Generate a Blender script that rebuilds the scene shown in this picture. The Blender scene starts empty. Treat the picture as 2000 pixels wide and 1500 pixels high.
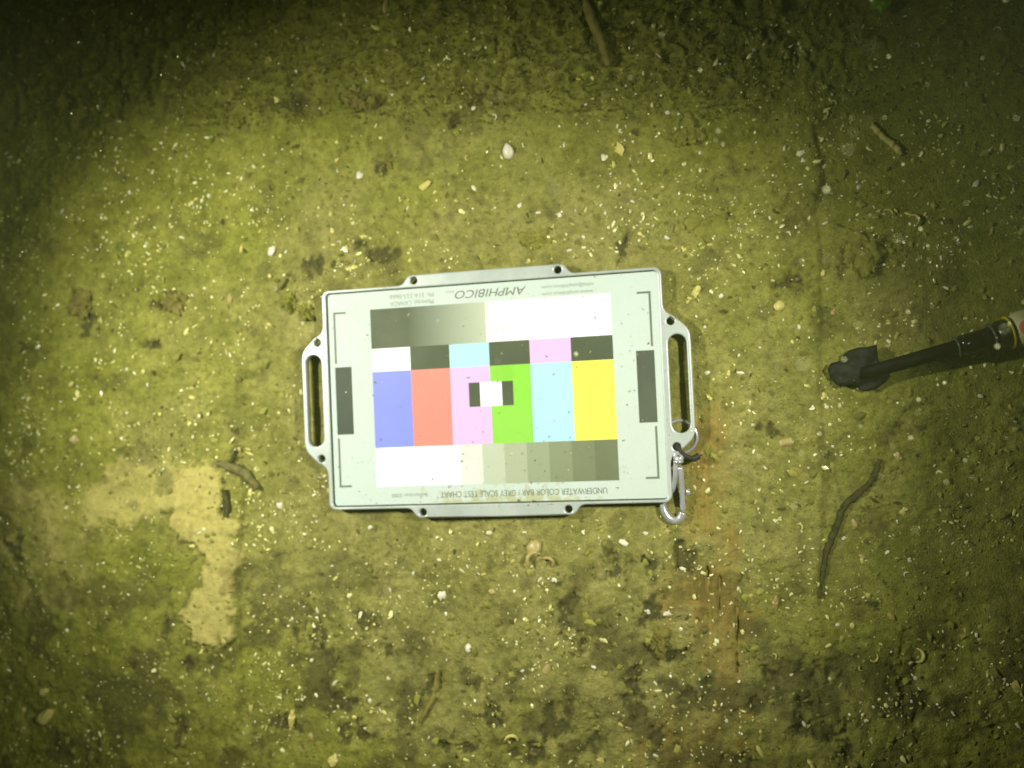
import bpy, bmesh, math, random
import numpy as np
from mathutils import Vector, Matrix

S = bpy.context.scene
COL = S.collection
R = math.radians
random.seed(7)
rng = np.random.default_rng(7)

# ------------------------------------------------------------------ camera
CAM_H, CAM_RX, CAM_RY, F = 0.85753, 0.022017, 0.181816, 1600.0   # F in photo pixels (2000 wide)
cam_d = bpy.data.cameras.new('camera')
cam = bpy.data.objects.new('camera', cam_d); COL.objects.link(cam)
cam_d.sensor_width = 36; cam_d.lens = 36 * F / 2000
cam_d.clip_start = 0.01; cam_d.clip_end = 100
cam.location = (0, 0, CAM_H); cam.rotation_euler = (CAM_RX, CAM_RY, 0)
cam_d.dof.use_dof = True; cam_d.dof.focus_distance = 0.745; cam_d.dof.aperture_fstop = 2.8
S.camera = cam

# ------------------------------------------------------------------ world: the little daylight that reaches the bottom
SUN_EL, SUN_ROT = R(62), R(200)
w = bpy.data.worlds.new('World'); S.world = w; w.use_nodes = True
wn = w.node_tree; bgn = wn.nodes['Background']
sky = wn.nodes.new('ShaderNodeTexSky'); sky.sky_type = 'NISHITA'; sky.sun_disc = False
sky.sun_elevation = SUN_EL; sky.sun_rotation = SUN_ROT
wn.links.new(sky.outputs[0], bgn.inputs[0]); bgn.inputs[1].default_value = 0.0002
sun_d = bpy.data.lights.new('sun', 'SUN'); sun_d.energy = 0.012; sun_d.angle = R(40); sun_d.color = (1, .95, .7)
sun = bpy.data.objects.new('sun', sun_d); COL.objects.link(sun); sun.rotation_euler = (R(28), 0, R(160))

# the diver's pair of video lamps beside the camera
def lamp(loc, aim, power, size, blend=1.0):
    d = bpy.data.lights.new('dive_lamp', 'SPOT'); d.energy = power; d.spot_size = R(size); d.spot_blend = blend
    d.shadow_soft_size = 0.022; d.color = (1.0, 0.985, 0.90)
    o = bpy.data.objects.new('dive_lamp', d); COL.objects.link(o); o.location = loc
    o.rotation_euler = (Vector(aim) - Vector(loc)).to_track_quat('-Z', 'Y').to_euler()
    return o
lamp((-0.84, 0.20, 0.74), (-0.285, -0.04, 0), 52, 67)
lamp((0.48, 0.18, 0.74), (-0.27, -0.07, 0), 47, 60)

S.view_settings.view_transform = 'Standard'; S.view_settings.look = 'None'
S.view_settings.exposure = 0; S.view_settings.gamma = 1; S.view_settings.use_curve_mapping = False
S.cycles.use_denoising = True
S.cycles.volume_bounces = 1; S.cycles.max_bounces = 6
S.cycles.caustics_reflective = False; S.cycles.caustics_refractive = False

# ------------------------------------------------------------------ helpers
ROT = Matrix.Rotation(CAM_RY, 3, 'Y') @ Matrix.Rotation(CAM_RX, 3, 'X')
def at(px, py, z=0.0):
    """point of the place at height z seen at a photo pixel"""
    d = ROT @ Vector(((px - 1000) / F, (750 - py) / F, -1.0))
    t = (z - CAM_H) / d.z
    return Vector((d.x * t, d.y * t, z))
MPP = 0.00054       # metres per photo pixel on the bottom

def tag(o, label=None, cat=None, group=None, kind=None):
    if label: o['label'] = label
    if cat: o['category'] = cat
    if group: o['group'] = group
    if kind: o['kind'] = kind
    return o

def empty(name, loc=(0, 0, 0), rz=0):
    o = bpy.data.objects.new(name, None); COL.objects.link(o)
    o.location = loc; o.rotation_euler = (0, 0, rz); o.empty_display_size = .02
    return o

def link(name, me, mat=None, parent=None):
    o = bpy.data.objects.new(name, me); COL.objects.link(o)
    if mat is not None and not me.materials: me.materials.append(mat)
    if parent is not None: o.parent = parent
    return o

def mesh(name, verts, faces, smooth=True):
    me = bpy.data.meshes.new(name)
    me.from_pydata([tuple(v) for v in verts], [], faces); me.update()
    if smooth:
        for p in me.polygons: p.use_smooth = True
    return me

def fast_mesh(name, V, Q, smooth=True):
    """V (n,3) floats, Q (m,k) ints"""
    me = bpy.data.meshes.new(name); k = Q.shape[1]
    me.vertices.add(len(V)); me.vertices.foreach_set('co', V.astype(np.float32).ravel())
    me.loops.add(Q.size); me.loops.foreach_set('vertex_index', Q.astype(np.int32).ravel())
    me.polygons.add(len(Q)); me.polygons.foreach_set('loop_start', np.arange(0, Q.size, k, dtype=np.int32))
    me.polygons.foreach_set('loop_total', np.full(len(Q), k, dtype=np.int32))
    me.polygons.foreach_set('use_smooth', np.full(len(Q), smooth))
    me.update(calc_edges=True); me.validate()
    return me

def color_attr(me, name, rgb):
    a = me.color_attributes.new(name, 'FLOAT_COLOR', 'POINT')
    c = np.ones((len(rgb), 4), np.float32); c[:, :3] = rgb
    a.data.foreach_set('color', c.ravel())

def tube_mesh(name, pts, radii, seg=10, closed=False, cap=True):
    pts = [Vector(p) for p in pts]; n = len(pts)
    if not hasattr(radii, '__len__'): radii = [radii] * n
    V, Fc = [], []
    up = Vector((0, 0, 1)); prev = None
    for i, p in enumerate(pts):
        a = pts[(i - 1) % n] if (closed or i > 0) else p
        b = pts[(i + 1) % n] if (closed or i < n - 1) else p
        t = (b - a).normalized()
        if prev is None:
            s = t.cross(up)
            if s.length < 1e-4: s = t.cross(Vector((1, 0, 0)))
        else:
            s = prev - t * prev.dot(t)
        s.normalize(); prev = s; q = t.cross(s)
        for k in range(seg):
            an = 2 * math.pi * k / seg
            V.append(p + (s * math.cos(an) + q * math.sin(an)) * radii[i])
    m = n if closed else n - 1
    for i in range(m):
        for k in range(seg):
            a = i * seg + k; b = i * seg + (k + 1) % seg
            c = ((i + 1) % n) * seg + (k + 1) % seg; d = ((i + 1) % n) * seg + k
            Fc.append((a, b, c, d))
    if cap and not closed:
        Fc.append(tuple(range(seg - 1, -1, -1))); Fc.append(tuple((n - 1) * seg + k for k in range(seg)))
    return mesh(name, V, Fc)

def smooth_path(pts, n=6, closed=False):
    """Catmull-Rom"""
    P = [Vector(p) for p in pts]; out = []; m = len(P)
    for i in range(m if closed else m - 1):
        if closed: p0, p1, p2, p3 = P[i - 1], P[i], P[(i + 1) % m], P[(i + 2) % m]
        else: p0, p1, p2, p3 = P[max(i - 1, 0)], P[i], P[i + 1], P[min(i + 2, m - 1)]
        for k in range(n):
            t = k / n
            out.append(.5 * ((2 * p1) + (p2 - p0) * t + (2 * p0 - 5 * p1 + 4 * p2 - p3) * t * t + (3 * p1 - p0 - 3 * p2 + p3) * t ** 3))
    if not closed: out.append(P[-1])
    return out

_tab = np.random.default_rng(11).random((256, 256))
def vnoise(x, y, sc, ox=0.0):
    x = x / sc + 31.7 + ox; y = y / sc + 17.3 + ox * 1.7
    xi = np.floor(x).astype(int); yi = np.floor(y).astype(int); fx = x - xi; fy = y - yi
    fx = fx * fx * fx * (fx * (fx * 6 - 15) + 10); fy = fy * fy * fy * (fy * (fy * 6 - 15) + 10)
    a = _tab[xi & 255, yi & 255]; b = _tab[(xi + 1) & 255, yi & 255]
    c = _tab[xi & 255, (yi + 1) & 255]; d = _tab[(xi + 1) & 255, (yi + 1) & 255]
    return (a * (1 - fx) + b * fx) * (1 - fy) + (c * (1 - fx) + d * fx) * fy - .5
def fbm(x, y, sc, o=4, ox=0.0, g=.5):
    s = 0; a = 1
    for i in range(o):
        r = i * .6
        s = s + a * vnoise(x * math.cos(r) - y * math.sin(r), x * math.sin(r) + y * math.cos(r), sc / 2 ** i, ox + 7.1 * i); a *= g
    return s
def sstep(a, b, x):
    t = np.clip((x - a) / (b - a), 0, 1); return t * t * (3 - 2 * t)

def poly_sd(x, y, P):
    """signed distance, positive inside"""
    d = np.full(x.shape, 1e9); ins = np.zeros(x.shape, bool); n = len(P)
    for i in range(n):
        ax, ay = P[i][0], P[i][1]; bx, by = P[(i + 1) % n][0], P[(i + 1) % n][1]
        ex, ey = bx - ax, by - ay
        t = np.clip(((x - ax) * ex + (y - ay) * ey) / (ex * ex + ey * ey + 1e-12), 0, 1)
        d = np.minimum(d, np.hypot(x - ax - t * ex, y - ay - t * ey))
        c = ((ay > y) != (by > y)) & (x < ex * (y - ay) / (ey if abs(ey) > 1e-12 else 1e-12) + ax)
        ins ^= c
    return np.where(ins, d, -d)

# ------------------------------------------------------------------ materials
def new_mat(name):
    m = bpy.data.materials.new(name); m.use_nodes = True
    nt = m.node_tree; b = nt.nodes['Principled BSDF']
    return m, nt, b
def N(nt, t, **kw):
    n = nt.nodes.new(t)
    for k, v in kw.items(): setattr(n, k, v)
    return n
def noise(nt, scale, detail=4, rough=.55, coord='Object'):
    tc = N(nt, 'ShaderNodeTexCoord'); n = N(nt, 'ShaderNodeTexNoise')
    n.inputs['Scale'].default_value = scale; n.inputs['Detail'].default_value = detail; n.inputs['Roughness'].default_value = rough
    nt.links.new(tc.outputs[coord], n.inputs['Vector']); return n
def ramp(nt, src, stops):
    r = N(nt, 'ShaderNodeValToRGB'); e = r.color_ramp.elements
    while len(e) < len(stops): e.new(.5)
    for k, (p, c) in enumerate(stops):
        e[k].position = p; e[k].color = (*c, 1) if len(c) == 3 else c
    nt.links.new(src, r.inputs[0]); return r
def mix(nt, fac, a, b, mode='MIX'):
    m = N(nt, 'ShaderNodeMix', data_type='RGBA', blend_type=mode)
    for sock, v in ((m.inputs[0], fac), (m.inputs[6], a), (m.inputs[7], b)):
        if hasattr(v, 'is_output'): nt.links.new(v, sock)
        elif isinstance(v, (int, float)): sock.default_value = v
        else: sock.default_value = (*v, 1)
    return m.outputs[2]
def bump(nt, b, src, strength, dist):
    n = N(nt, 'ShaderNodeBump'); n.inputs['Strength'].default_value = strength; n.inputs['Distance'].default_value = dist
    nt.links.new(src, n.inputs['Height']); nt.links.new(n.outputs[0], b.inputs['Normal'])

def mottled(name, c1, c2, scale=120, rough=.8, spec=.2, bmp=.0006, detail=5):
    m, nt, b = new_mat(name)
    n = noise(nt, scale, detail)
    r = ramp(nt, n.outputs[0], [(.34, c1), (.66, c2)])
    nt.links.new(r.outputs[0], b.inputs['Base Color'])
    b.inputs['Roughness'].default_value = rough; b.inputs['Specular IOR Level'].default_value = spec
    if bmp: bump(nt, b, n.outputs[0], .6, bmp)
    return m

# silt: three masks painted on the sheet colour it (pale silt, wood stain, dark detritus with darker creases)
def silt_material():
    m, nt, b = new_mat('silt')
    at_ = N(nt, 'ShaderNodeAttribute', attribute_name='cover'); sep = N(nt, 'ShaderNodeSeparateColor')
    nt.links.new(at_.outputs['Color'], sep.inputs[0])
    n1 = noise(nt, 18, 6, .6); n2 = noise(nt, 150, 5, .6); n3 = noise(nt, 520, 3, .6); n4 = noise(nt, 46, 5, .65)
    base = ramp(nt, n1.outputs[0], [(.33, (.205, .200, .048)), (.5, (.276, .266, .072)), (.68, (.332, .306, .096))]).outputs[0]
    grain = ramp(nt, n2.outputs[0], [(.30, (.62, .60, .52)), (.52, (1, 1, 1)), (.72, (1.25, 1.22, 1.2))]).outputs[0]
    c = mix(nt, .85, base, grain, 'MULTIPLY')
    fine = ramp(nt, n3.outputs[0], [(.30, (.66, .64, .6)), (.5, (1, 1, 1)), (.70, (1.22, 1.2, 1.15))]).outputs[0]
    c = mix(nt, .8, c, fine, 'MULTIPLY')
    # grey-brown detritus film in loose blotches
    blot = ramp(nt, n4.outputs[0], [(.50, (0, 0, 0)), (.68, (.55, .55, .55))]).outputs[0]
    c = mix(nt, blot, c, (.135, .130, .034))
    # veiling glare painted as hue: silt greener outwards, where the glare fades
    veil_at = N(nt, 'ShaderNodeAttribute', attribute_name='veil')
    c = mix(nt, veil_at.outputs['Fac'], c, mix(nt, 1.0, c, (.90, 1.0, .50), 'MULTIPLY'))
    c = mix(nt, sep.outputs[0], c, mix(nt, .6, (.49, .435, .125), grain, 'MULTIPLY'))
    mp = N(nt, 'ShaderNodeMapping'); mp.inputs['Scale'].default_value = (420, 9, 30)
    tcw = N(nt, 'ShaderNodeTexCoord'); nt.links.new(tcw.outputs['Object'], mp.inputs[0])
    nw = N(nt, 'ShaderNodeTexNoise'); nw.inputs['Scale'].default_value = 1; nw.inputs['Detail'].default_value = 3; nt.links.new(mp.outputs[0], nw.inputs['Vector'])
    wc = ramp(nt, nw.outputs[0], [(.35, (.25, .165, .030)), (.62, (.37, .235, .044))]).outputs[0]
    c = mix(nt, sep.outputs[1], c, wc)
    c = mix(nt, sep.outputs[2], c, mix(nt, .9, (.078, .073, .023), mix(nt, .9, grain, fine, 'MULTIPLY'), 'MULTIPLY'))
    nt.links.new(c, b.inputs['Base Color'])
    b.inputs['Roughness'].default_value = .85; b.inputs['Specular IOR Level'].default_value = .15
    s = N(nt, 'ShaderNodeMath', operation='ADD'); nt.links.new(n2.outputs[0], s.inputs[0]); nt.links.new(n3.outputs[0], s.inputs[1])
    bump(nt, b, s.outputs[0], .9, .0016)
    return m
M_SILT = silt_material()

def wood_material():
    m, nt, b = new_mat('old_wood')
    tc = N(nt, 'ShaderNodeTexCoord'); mp = N(nt, 'ShaderNodeMapping'); mp.inputs['Scale'].default_value = (260, 7, 60)
    nt.links.new(tc.outputs['Object'], mp.inputs[0])
    n = N(nt, 'ShaderNodeTexNoise'); n.inputs['Scale'].default_value = 1; n.inputs['Detail'].default_value = 5
    nt.links.new(mp.outputs[0], n.inputs['Vector'])
    n2 = noise(nt, 40, 4)
    r = ramp(nt, n.outputs[0], [(.32, (.14, .090, .016)), (.5, (.32, .20, .034)), (.7, (.42, .27, .05))]).outputs[0]
    r2 = ramp(nt, n2.outputs[0], [(.4, (0, 0, 0)), (.62, (.9, .9, .9))]).outputs[0]
    c = mix(nt, r2, r, (.28, .25, .046))
    nt.links.new(c, b.inputs['Base Color']); b.inputs['Roughness'].default_value = .75
    bump(nt, b, n.outputs[0], .5, .0008)
    return m
M_WOOD = wood_material()

def tinted(name, rough=.5, spec=.4, sss=0):
    m, nt, b = new_mat(name)
    a = N(nt, 'ShaderNodeAttribute', attribute_name='tint')
    nt.links.new(a.outputs['Color'], b.inputs['Base Color'])
    b.inputs['Roughness'].default_value = rough; b.inputs['Specular IOR Level'].default_value = spec
    return m
M_GRIT = tinted('shell_grit', .28, .6)
M_DETRITUS = tinted('detritus', .85, .2)
def shell_material(name, c1, c2):
    m, nt, b = new_mat(name)
    tc = N(nt, 'ShaderNodeTexCoord'); wv = N(nt, 'ShaderNodeTexWave', wave_type='RINGS')
    wv.inputs['Scale'].default_value = 90; wv.inputs['Distortion'].default_value = 3; wv.inputs['Detail'].default_value = 3
    nt.links.new(tc.outputs['Object'], wv.inputs['Vector'])
    n = noise(nt, 260, 4)
    c = mix(nt, ramp(nt, n.outputs[0], [(.3, (0, 0, 0)), (.7, (1, 1, 1))]).outputs[0], c1, c2)
    c = mix(nt, ramp(nt, wv.outputs[0], [(.2, (0, 0, 0)), (.9, (.45, .45, .45))]).outputs[0], c, tuple(.55 * v for v in c1))
    nt.links.new(c, b.inputs['Base Color']); b.inputs['Roughness'].default_value = .4
    return m
M_SHELL_W = shell_material('shell_white', (.74, .72, .42), (.82, .80, .62))
M_SHELL_Y = shell_material('shell_yellow', (.62, .55, .10), (.78, .72, .26))
M_SHELL_T = shell_material('shell_tan', (.40, .32, .09), (.55, .46, .16))

# ------------------------------------------------------------------ the bottom: silt over old planks
CHX, CHY, CHR = -0.17708, 0.010114, 0.044928
def g2(px, py): p = at(px, py, .003); return (p.x, p.y)
PALE = [[g2(*p) for p in q] for q in (
    [(352, 910), (400, 903), (432, 925), (447, 962), (441, 1004), (470, 1012), (470, 1100), (462, 1180), (456, 1236), (425, 1262), (388, 1250), (366, 1208), (372, 1172), (398, 1150), (402, 1112), (385, 1075), (352, 1045), (330, 1008), (328, 955)],
    [(205, 905), (290, 890), (360, 905), (372, 950), (345, 1010), (270, 1030), (200, 1020), (140, 1060), (150, 1120), (90, 1150), (40, 1130), (48, 1060), (90, 1000), (150, 965), (190, 930)])]
DULL = [g2(*p) for p in ((40, 920), (80, 925), (140, 990), (180, 1050), (175, 1140), (120, 1190), (40, 1200), (-30, 1120), (-20, 980))]
WOODSPOTS = [(1392, 830, 22, 60, .8), (1380, 930, 26, 80, .75), (1372, 1000, 20, 60, .7), (1420, 1050, 16, 45, .7), (1385, 1165, 45, 50, 1.0),
             (1425, 1190, 26, 50, .9), (1405, 1260, 26, 70, .75), (1420, 1320, 28, 60, .8), (1425, 1370, 24, 40, .75), (1320, 1450, 45, 50, .75), (1400, 1480, 60, 36, .6)]
PITS = [(617, 1235, 26, 40), (640, 1310, 24, 60), (655, 1375, 20, 30), (610, 1225, 34, 34), (715, 1225, 22, 26), (755, 1275, 32, 16), (845, 1345, 14, 40),
        (1108, 1185, 16, 48), (1118, 1245, 14, 26), (1210, 1105, 26, 36), (1175, 1080, 14, 20), (1275, 1185, 34, 26), (1270, 1120, 14, 24), (1080, 1400, 34, 44),
        (1240, 1385, 20, 40), (1300, 1270, 50, 12), (1060, 1420, 20, 26), (1770, 1300, 18, 40), (1785, 1365, 22, 30), (1600, 1425, 40, 16), (1580, 1390, 22, 18),
        (1640, 1460, 24, 14), (1590, 1315, 40, 18), (1510, 1310, 12, 26), (690, 1435, 40, 18), (560, 1420, 60, 24), (350, 1430, 26, 50), (375, 1290, 22, 34), (328, 1215, 10, 24),
        (790, 1010, 20, 12), (1325, 1090, 20, 46), (1360, 1350, 26, 14), (1385, 430, 44, 10), (1245, 260, 22, 14), (1240, 1330, 22, 20), (1460, 1130, 16, 14), (1160, 1470, 40, 30), (1295, 1440, 34, 20),
        (960, 1395, 26, 20), (935, 1345, 14, 22), (1010, 1480, 40, 30), (890, 1460, 40, 12), (1470, 1385, 24, 12), (1440, 1490, 40, 14), (1700, 1180, 20, 10),
        (1505, 840, 22, 24), (1540, 545, 30, 14), (1210, 485, 14, 40), (700, 490, 18, 14), (745, 500, 40, 18), (610, 520, 24, 20), (160, 585, 26, 30), (330, 585, 34, 22), (170, 640, 24, 30), (300, 665, 30, 14), (50, 672, 26, 14), (30, 1065, 14, 20),
        (450, 845, 9, 20), (458, 885, 10, 14), (745, 320, 26, 18), (1730, 495, 14, 36), (1645, 490, 9, 34), (1680, 480, 30, 8), (880, 235, 40, 16), (720, 200, 50, 16), (570, 205, 40, 22), (930, 190, 22, 30)]
SEAM_R = g2(1601, 700)[0]
SEAM_L = g2(470, 1080)[0]
TOP_L, TOP_R = g2(0, 255), g2(2000, 190)
def top_edge(x): return TOP_L[1] + (x - TOP_L[0]) / (TOP_R[0] - TOP_L[0]) * (TOP_R[1] - TOP_L[1])

def ground(x, y):
    """height of the silt and its cover masks (pale silt, wood stain, detritus with darker creases)"""
    x = np.asarray(x, float); y = np.asarray(y, float)
    wx = x + .015 * fbm(x, y, .022, 5, 3.3, .7); wy = y + .015 * fbm(x, y, .022, 5, 9.1, .7)
    z = .0030 + .0045 * fbm(x, y, .16, 3) + .0030 * fbm(x, y, .03, 4, 5.5) + .0021 * fbm(x, y, .009, 4, 2.2)
    # rough grown-over beam along the top
    te = top_edge(x) + .028 * fbm(x, y, .06, 3, 4.4)
    rough = sstep(-.030, .040, y - te) * (1 - .75 * sstep(.10, .26, x))
    ridge = 1 - 2 * np.abs(fbm(x, y, .020, 3, 8.8))
    z = z + rough * (.003 + .0055 * (ridge - .75) + .005 * fbm(x, y, .010, 3, 1.9))
    # a step of the planking right of the chart, another left below it
    z = z - .0055 * sstep(-.004, .005, x - SEAM_R - .006 * fbm(x, y, .035, 4, 6)) * (1 - rough) * sstep(-.27, -.15, y)
    lowl = sstep(.0, .05, g2(470, 860)[1] - y)
    z = z - .0045 * lowl * sstep(-.003, .003, x - SEAM_L - .002 * fbm(x, y, .03, 2, 2)) * sstep(-.3, -.02, -(x - SEAM_L))
    # horizontal joint at top right
    jy = top_edge(x)
    z = z - .005 * np.exp(-((y - jy - .005 * fbm(x, y, .03, 3, 13)) / .004) ** 2) * sstep(.02, .06, x) * sstep(-.15, .2, fbm(x, y, .05, 2, 3))
    pale = np.maximum(sstep(-.003, .004, poly_sd(wx, wy, PALE[0])), .85 * sstep(-.007, .012, poly_sd(wx, wy, PALE[1])) * (.55 + .9 * fbm(x, y, .03, 5, 12)))
    pale = np.maximum(pale, .75 * sstep(-.016, .020, poly_sd(wx, wy, DULL)) * (.5 + 1.0 * fbm(x, y, .03, 5, 15)))
    pale = np.clip(pale, 0, 1); z = z + .0042 * pale + .0020 * pale * fbm(x, y, .02, 4, 19)
    wood = np.zeros(x.shape); expo = np.zeros(x.shape)
    for px, py, rx, ry, s in WOODSPOTS:
        c = at(px, py, .001); d = ((wx - c.x) / (rx * MPP * 1.7)) ** 2 + ((wy - c.y) / (ry * MPP * 1.5)) ** 2
        expo = np.maximum(expo, s * np.exp(-d))
    n = fbm(x, y * .25, .012, 4, 21)
    wood = sstep(.12, .95, expo + .35 * n) * .68
    bare = sstep(.68, .76, .55 * expo + .62 * fbm(x, y * .10, .006, 3, 77)) * (expo > .45)
    dark = np.zeros(x.shape)
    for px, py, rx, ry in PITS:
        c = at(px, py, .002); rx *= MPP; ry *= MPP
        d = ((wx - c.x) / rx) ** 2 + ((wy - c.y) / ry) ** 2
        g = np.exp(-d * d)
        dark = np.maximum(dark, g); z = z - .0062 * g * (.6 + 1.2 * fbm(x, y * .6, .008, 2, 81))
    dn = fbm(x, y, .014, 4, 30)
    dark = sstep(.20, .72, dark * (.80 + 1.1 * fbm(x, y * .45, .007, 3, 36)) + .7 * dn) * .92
    low = sstep(g2(1000, 1080)[1] + .02, g2(1000, 1260)[1], y)
    dark = np.maximum(dark, low * .7 * sstep(.02, .34, fbm(x, y, .035, 4, 33) + .2 * dn))
    dark = np.maximum(dark, rough * .5 * sstep(.28, -.1, ridge - .62 + .3 * fbm(x, y, .03, 2, 17)))  # darker in the creases between the ridges
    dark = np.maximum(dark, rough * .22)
    dark = np.maximum(dark, .45 * sstep(.22, .5, fbm(x, y, .03, 4, 44)))
    z = np.maximum(z, -.0016) * (1 - bare) - .0042 * bare      # where the silt thins out to nothing the plank shows
    # flat bed under the chart
    c, s = math.cos(CHR), math.sin(CHR)
    u = (x - CHX) * c + (y - CHY) * s; v = -(x - CHX) * s + (y - CHY) * c
    under = sstep(.235, .205, np.abs(u)) * sstep(.155, .128, np.abs(v))
    z = z * (1 - under) + under * (.0025 + .3 * (z - .003)).clip(-.001, .0048)
    return z, pale, wood, dark
def gz(x, y): return float(ground(np.array([x]), np.array([y]))[0][0])

def axis(lo, hi, step, far):
    a = np.arange(lo, hi, step); out = [a]; s = step; l, h = [], []; x = hi
    while x < far: h.append(x); s *= 1.35; x += s
    s = step; x = lo - s
    while x > -far: l.append(x); s *= 1.35; x -= s
    return np.r_[np.array(l[::-1]), a, np.array(h)]
gx = axis(-.84, .40, .0017, 4.0); gy = axis(-.48, .54, .0017, 4.0)
X, Y = np.meshgrid(gx, gy); Z, PA, WO, DA = ground(X, Y)
ny, nx = X.shape; idx = np.arange(nx * ny).reshape(ny, nx)
Q = np.stack([idx[:-1, :-1], idx[:-1, 1:], idx[1:, 1:], idx[1:, :-1]], -1).reshape(-1, 4)
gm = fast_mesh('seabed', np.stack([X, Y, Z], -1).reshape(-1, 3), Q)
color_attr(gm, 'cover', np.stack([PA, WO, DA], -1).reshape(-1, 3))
fd = np.hypot((X + .15) / .43, (Y + .09) / .36) + .40 * fbm(X, Y, .10, 5, 61)  # patchy ellipse about the chart; glare fall-off put into the silt hue
fa = gm.attributes.new('veil', 'FLOAT', 'POINT'); fa.data.foreach_set('value', sstep(.50, 1.35, fd).astype(np.float32).ravel())
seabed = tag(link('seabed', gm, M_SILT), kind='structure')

# the planks under the silt
deck = tag(empty('deck', (0, 0, 0)), kind='structure')
def plank(x0, x1, y0, y1, top, seed):
    r = random.Random(seed); ny_ = 14; V = []; Fc = []
    for j in range(ny_ + 1):
        y = y0 + (y1 - y0) * j / ny_
        a = x0 + r.uniform(-.0015, .0015); b = x1 + r.uniform(-.0015, .0015)
        V += [(a, y, top - .04), (a, y, top - .002), (a + .003, y, top), (b - .003, y, top), (b, y, top - .002), (b, y, top - .04)]
    for j in range(ny_):
        for k in range(5):
            a = j * 6 + k; Fc.append((a, a + 1, a + 7, a + 6))
        Fc.append((j * 6 + 5, j * 6, j * 6 + 6, j * 6 + 11))
    Fc += [tuple(range(6)), tuple(ny_ * 6 + k for k in range(5, -1, -1))]
    return link('plank', mesh('plank', V, Fc, False), M_WOOD, deck)
ytop = top_edge(-.2) - .012; XM = g2(1338, 1200)[0]
plank(-1.3, SEAM_L - .003, -.75, ytop, -.0125, 1); plank(SEAM_L + .003, XM - .003, -.75, ytop, -.0120, 2)
plank(XM, SEAM_R - .004, -.75, ytop, -.0030, 3); plank(SEAM_R + .002, SEAM_R + .36, -.75, ytop, -.0130, 4)

# ------------------------------------------------------------------ the test chart
chart = tag(empty('test_chart', (CHX, CHY, .0035), CHR),
            'colour and grey scale test chart in a pale metal frame, lying upside down on silt', 'test chart')
MM = .000996
def arc(cx, cy, r, a0, a1, n=6):
    return [(cx + r * math.cos(R(a0 + (a1 - a0) * k / n)), cy + r * math.sin(R(a0 + (a1 - a0) * k / n))) for k in range(n + 1)]
def round_rect(hx, hy, r, n=6):
    return arc(hx - r, hy - r, r, 0, 90, n) + arc(-hx + r, hy - r, r, 90, 180, n) + arc(-hx + r, -hy + r, r, 180, 270, n) + arc(hx - r, -hy + r, r, 270, 360, n)
def circle(cx, cy, r, n=20): return [(cx + r * math.cos(2 * math.pi * k / n), cy + r * math.sin(2 * math.pi * k / n)) for k in range(n)]
def inset(lp, d):
    """loop moved d to its left (into the material)"""
    n = len(lp); out = []
    for k in range(n):
        p, a, b = Vector(lp[k]), Vector(lp[k - 1]), Vector(lp[(k + 1) % n])
        t1 = (p - a).normalized(); t2 = (b - p).normalized()
        n1 = Vector((-t1.y, t1.x)); n2 = Vector((-t2.y, t2.x)); m = (n1 + n2)
        m = m / max(.35, m.dot(n1)) if m.length > 1e-6 else n1
        q = p + m * d; out.append((q.x, q.y))
    return out
def flat_solid(name, loops, z0, z1, bev=0.0):
    """plate with holes and eased upper edges, from 2D loops in millimetres (the first is the outline)"""
    area = lambda l: sum(l[k - 1][0] * l[k][1] - l[k][0] * l[k - 1][1] for k in range(len(l)))
    L = [l if (area(l) > 0) == (k == 0) else l[::-1] for k, l in enumerate(loops)]
    bm = bmesh.new(); rings = []
    prof = [(bev, z1), (bev * .3, z1 - bev * .3), (0, z1 - bev), (0, z0)]
    for l in L:
        rr = []
        for d, z in prof:
            q = inset(l, d / MM) if d else l
            rr.append([bm.verts.new((a * MM, b * MM, z)) for a, b in q])
        rings.append(rr)
        n = len(l)
        for u, v in zip(rr[:-1], rr[1:]):
            for k in range(n): bm.faces.new((u[k], v[k], v[(k + 1) % n], u[(k + 1) % n])).smooth = True
    for lev in (0, -1):
        E = []
        for rr in rings:
            v = rr[lev]
            for k in range(len(v)): E.append(bm.edges.get((v[k], v[(k + 1) % len(v)])))
        r = bmesh.ops.triangle_fill(bm, edges=E, use_beauty=True, normal=(0, 0, 1 if lev == 0 else -1))
        for f in r['geom']:
            if isinstance(f, bmesh.types.BMFace): f.smooth = False
    bmesh.ops.recalc_face_normals(bm, faces=bm.faces[:])
    me = bpy.data.meshes.new(name); bm.to_mesh(me); bm.free()
    return me
# quarter outline (x > 0, y > 0), going anticlockwise from the right handle to the top tab
quarter = [(209.5, 0), (209.5, 44)] + arc(191, 46, 18.5, 0, 52, 6)[1:] + [(199.5, 63.5), (194.5, 68), (189.5, 71), (186.2, 73.6), (184.2, 77.5), (183.6, 82)] + arc(175.6, 111.8, 8, 0, 90, 6) + \
          [(95, 119.8), (92, 120.6), (89.4, 122.6), (87, 126), (84.6, 128.6), (81.5, 130), (76, 130.2), (0, 130.4)]
outline = quarter + [(-x, y) for x, y in reversed(quarter[:-1])]
outline += [(x, -y) for x, y in reversed(outline[1:-1])]
slot = lambda s: [(s * x, y) for x, y in (arc(196, 41, 9.2, 0, 180, 10) + arc(196, -41, 9.2, 180, 360, 10))]
holes = [circle(sx * 78, sy * 124.2, 4.0) for sx in (1, -1) for sy in (1, -1)] + [circle(sx * 190.5, sy * 63.6, 4.0) for sx in (1, -1) for sy in (1, -1)]
fm = flat_solid('frame', [outline, round_rect(179.4, 116.6, 5), slot(1), slot(-1)] + holes, .0048, .0136, .0013)

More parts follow.
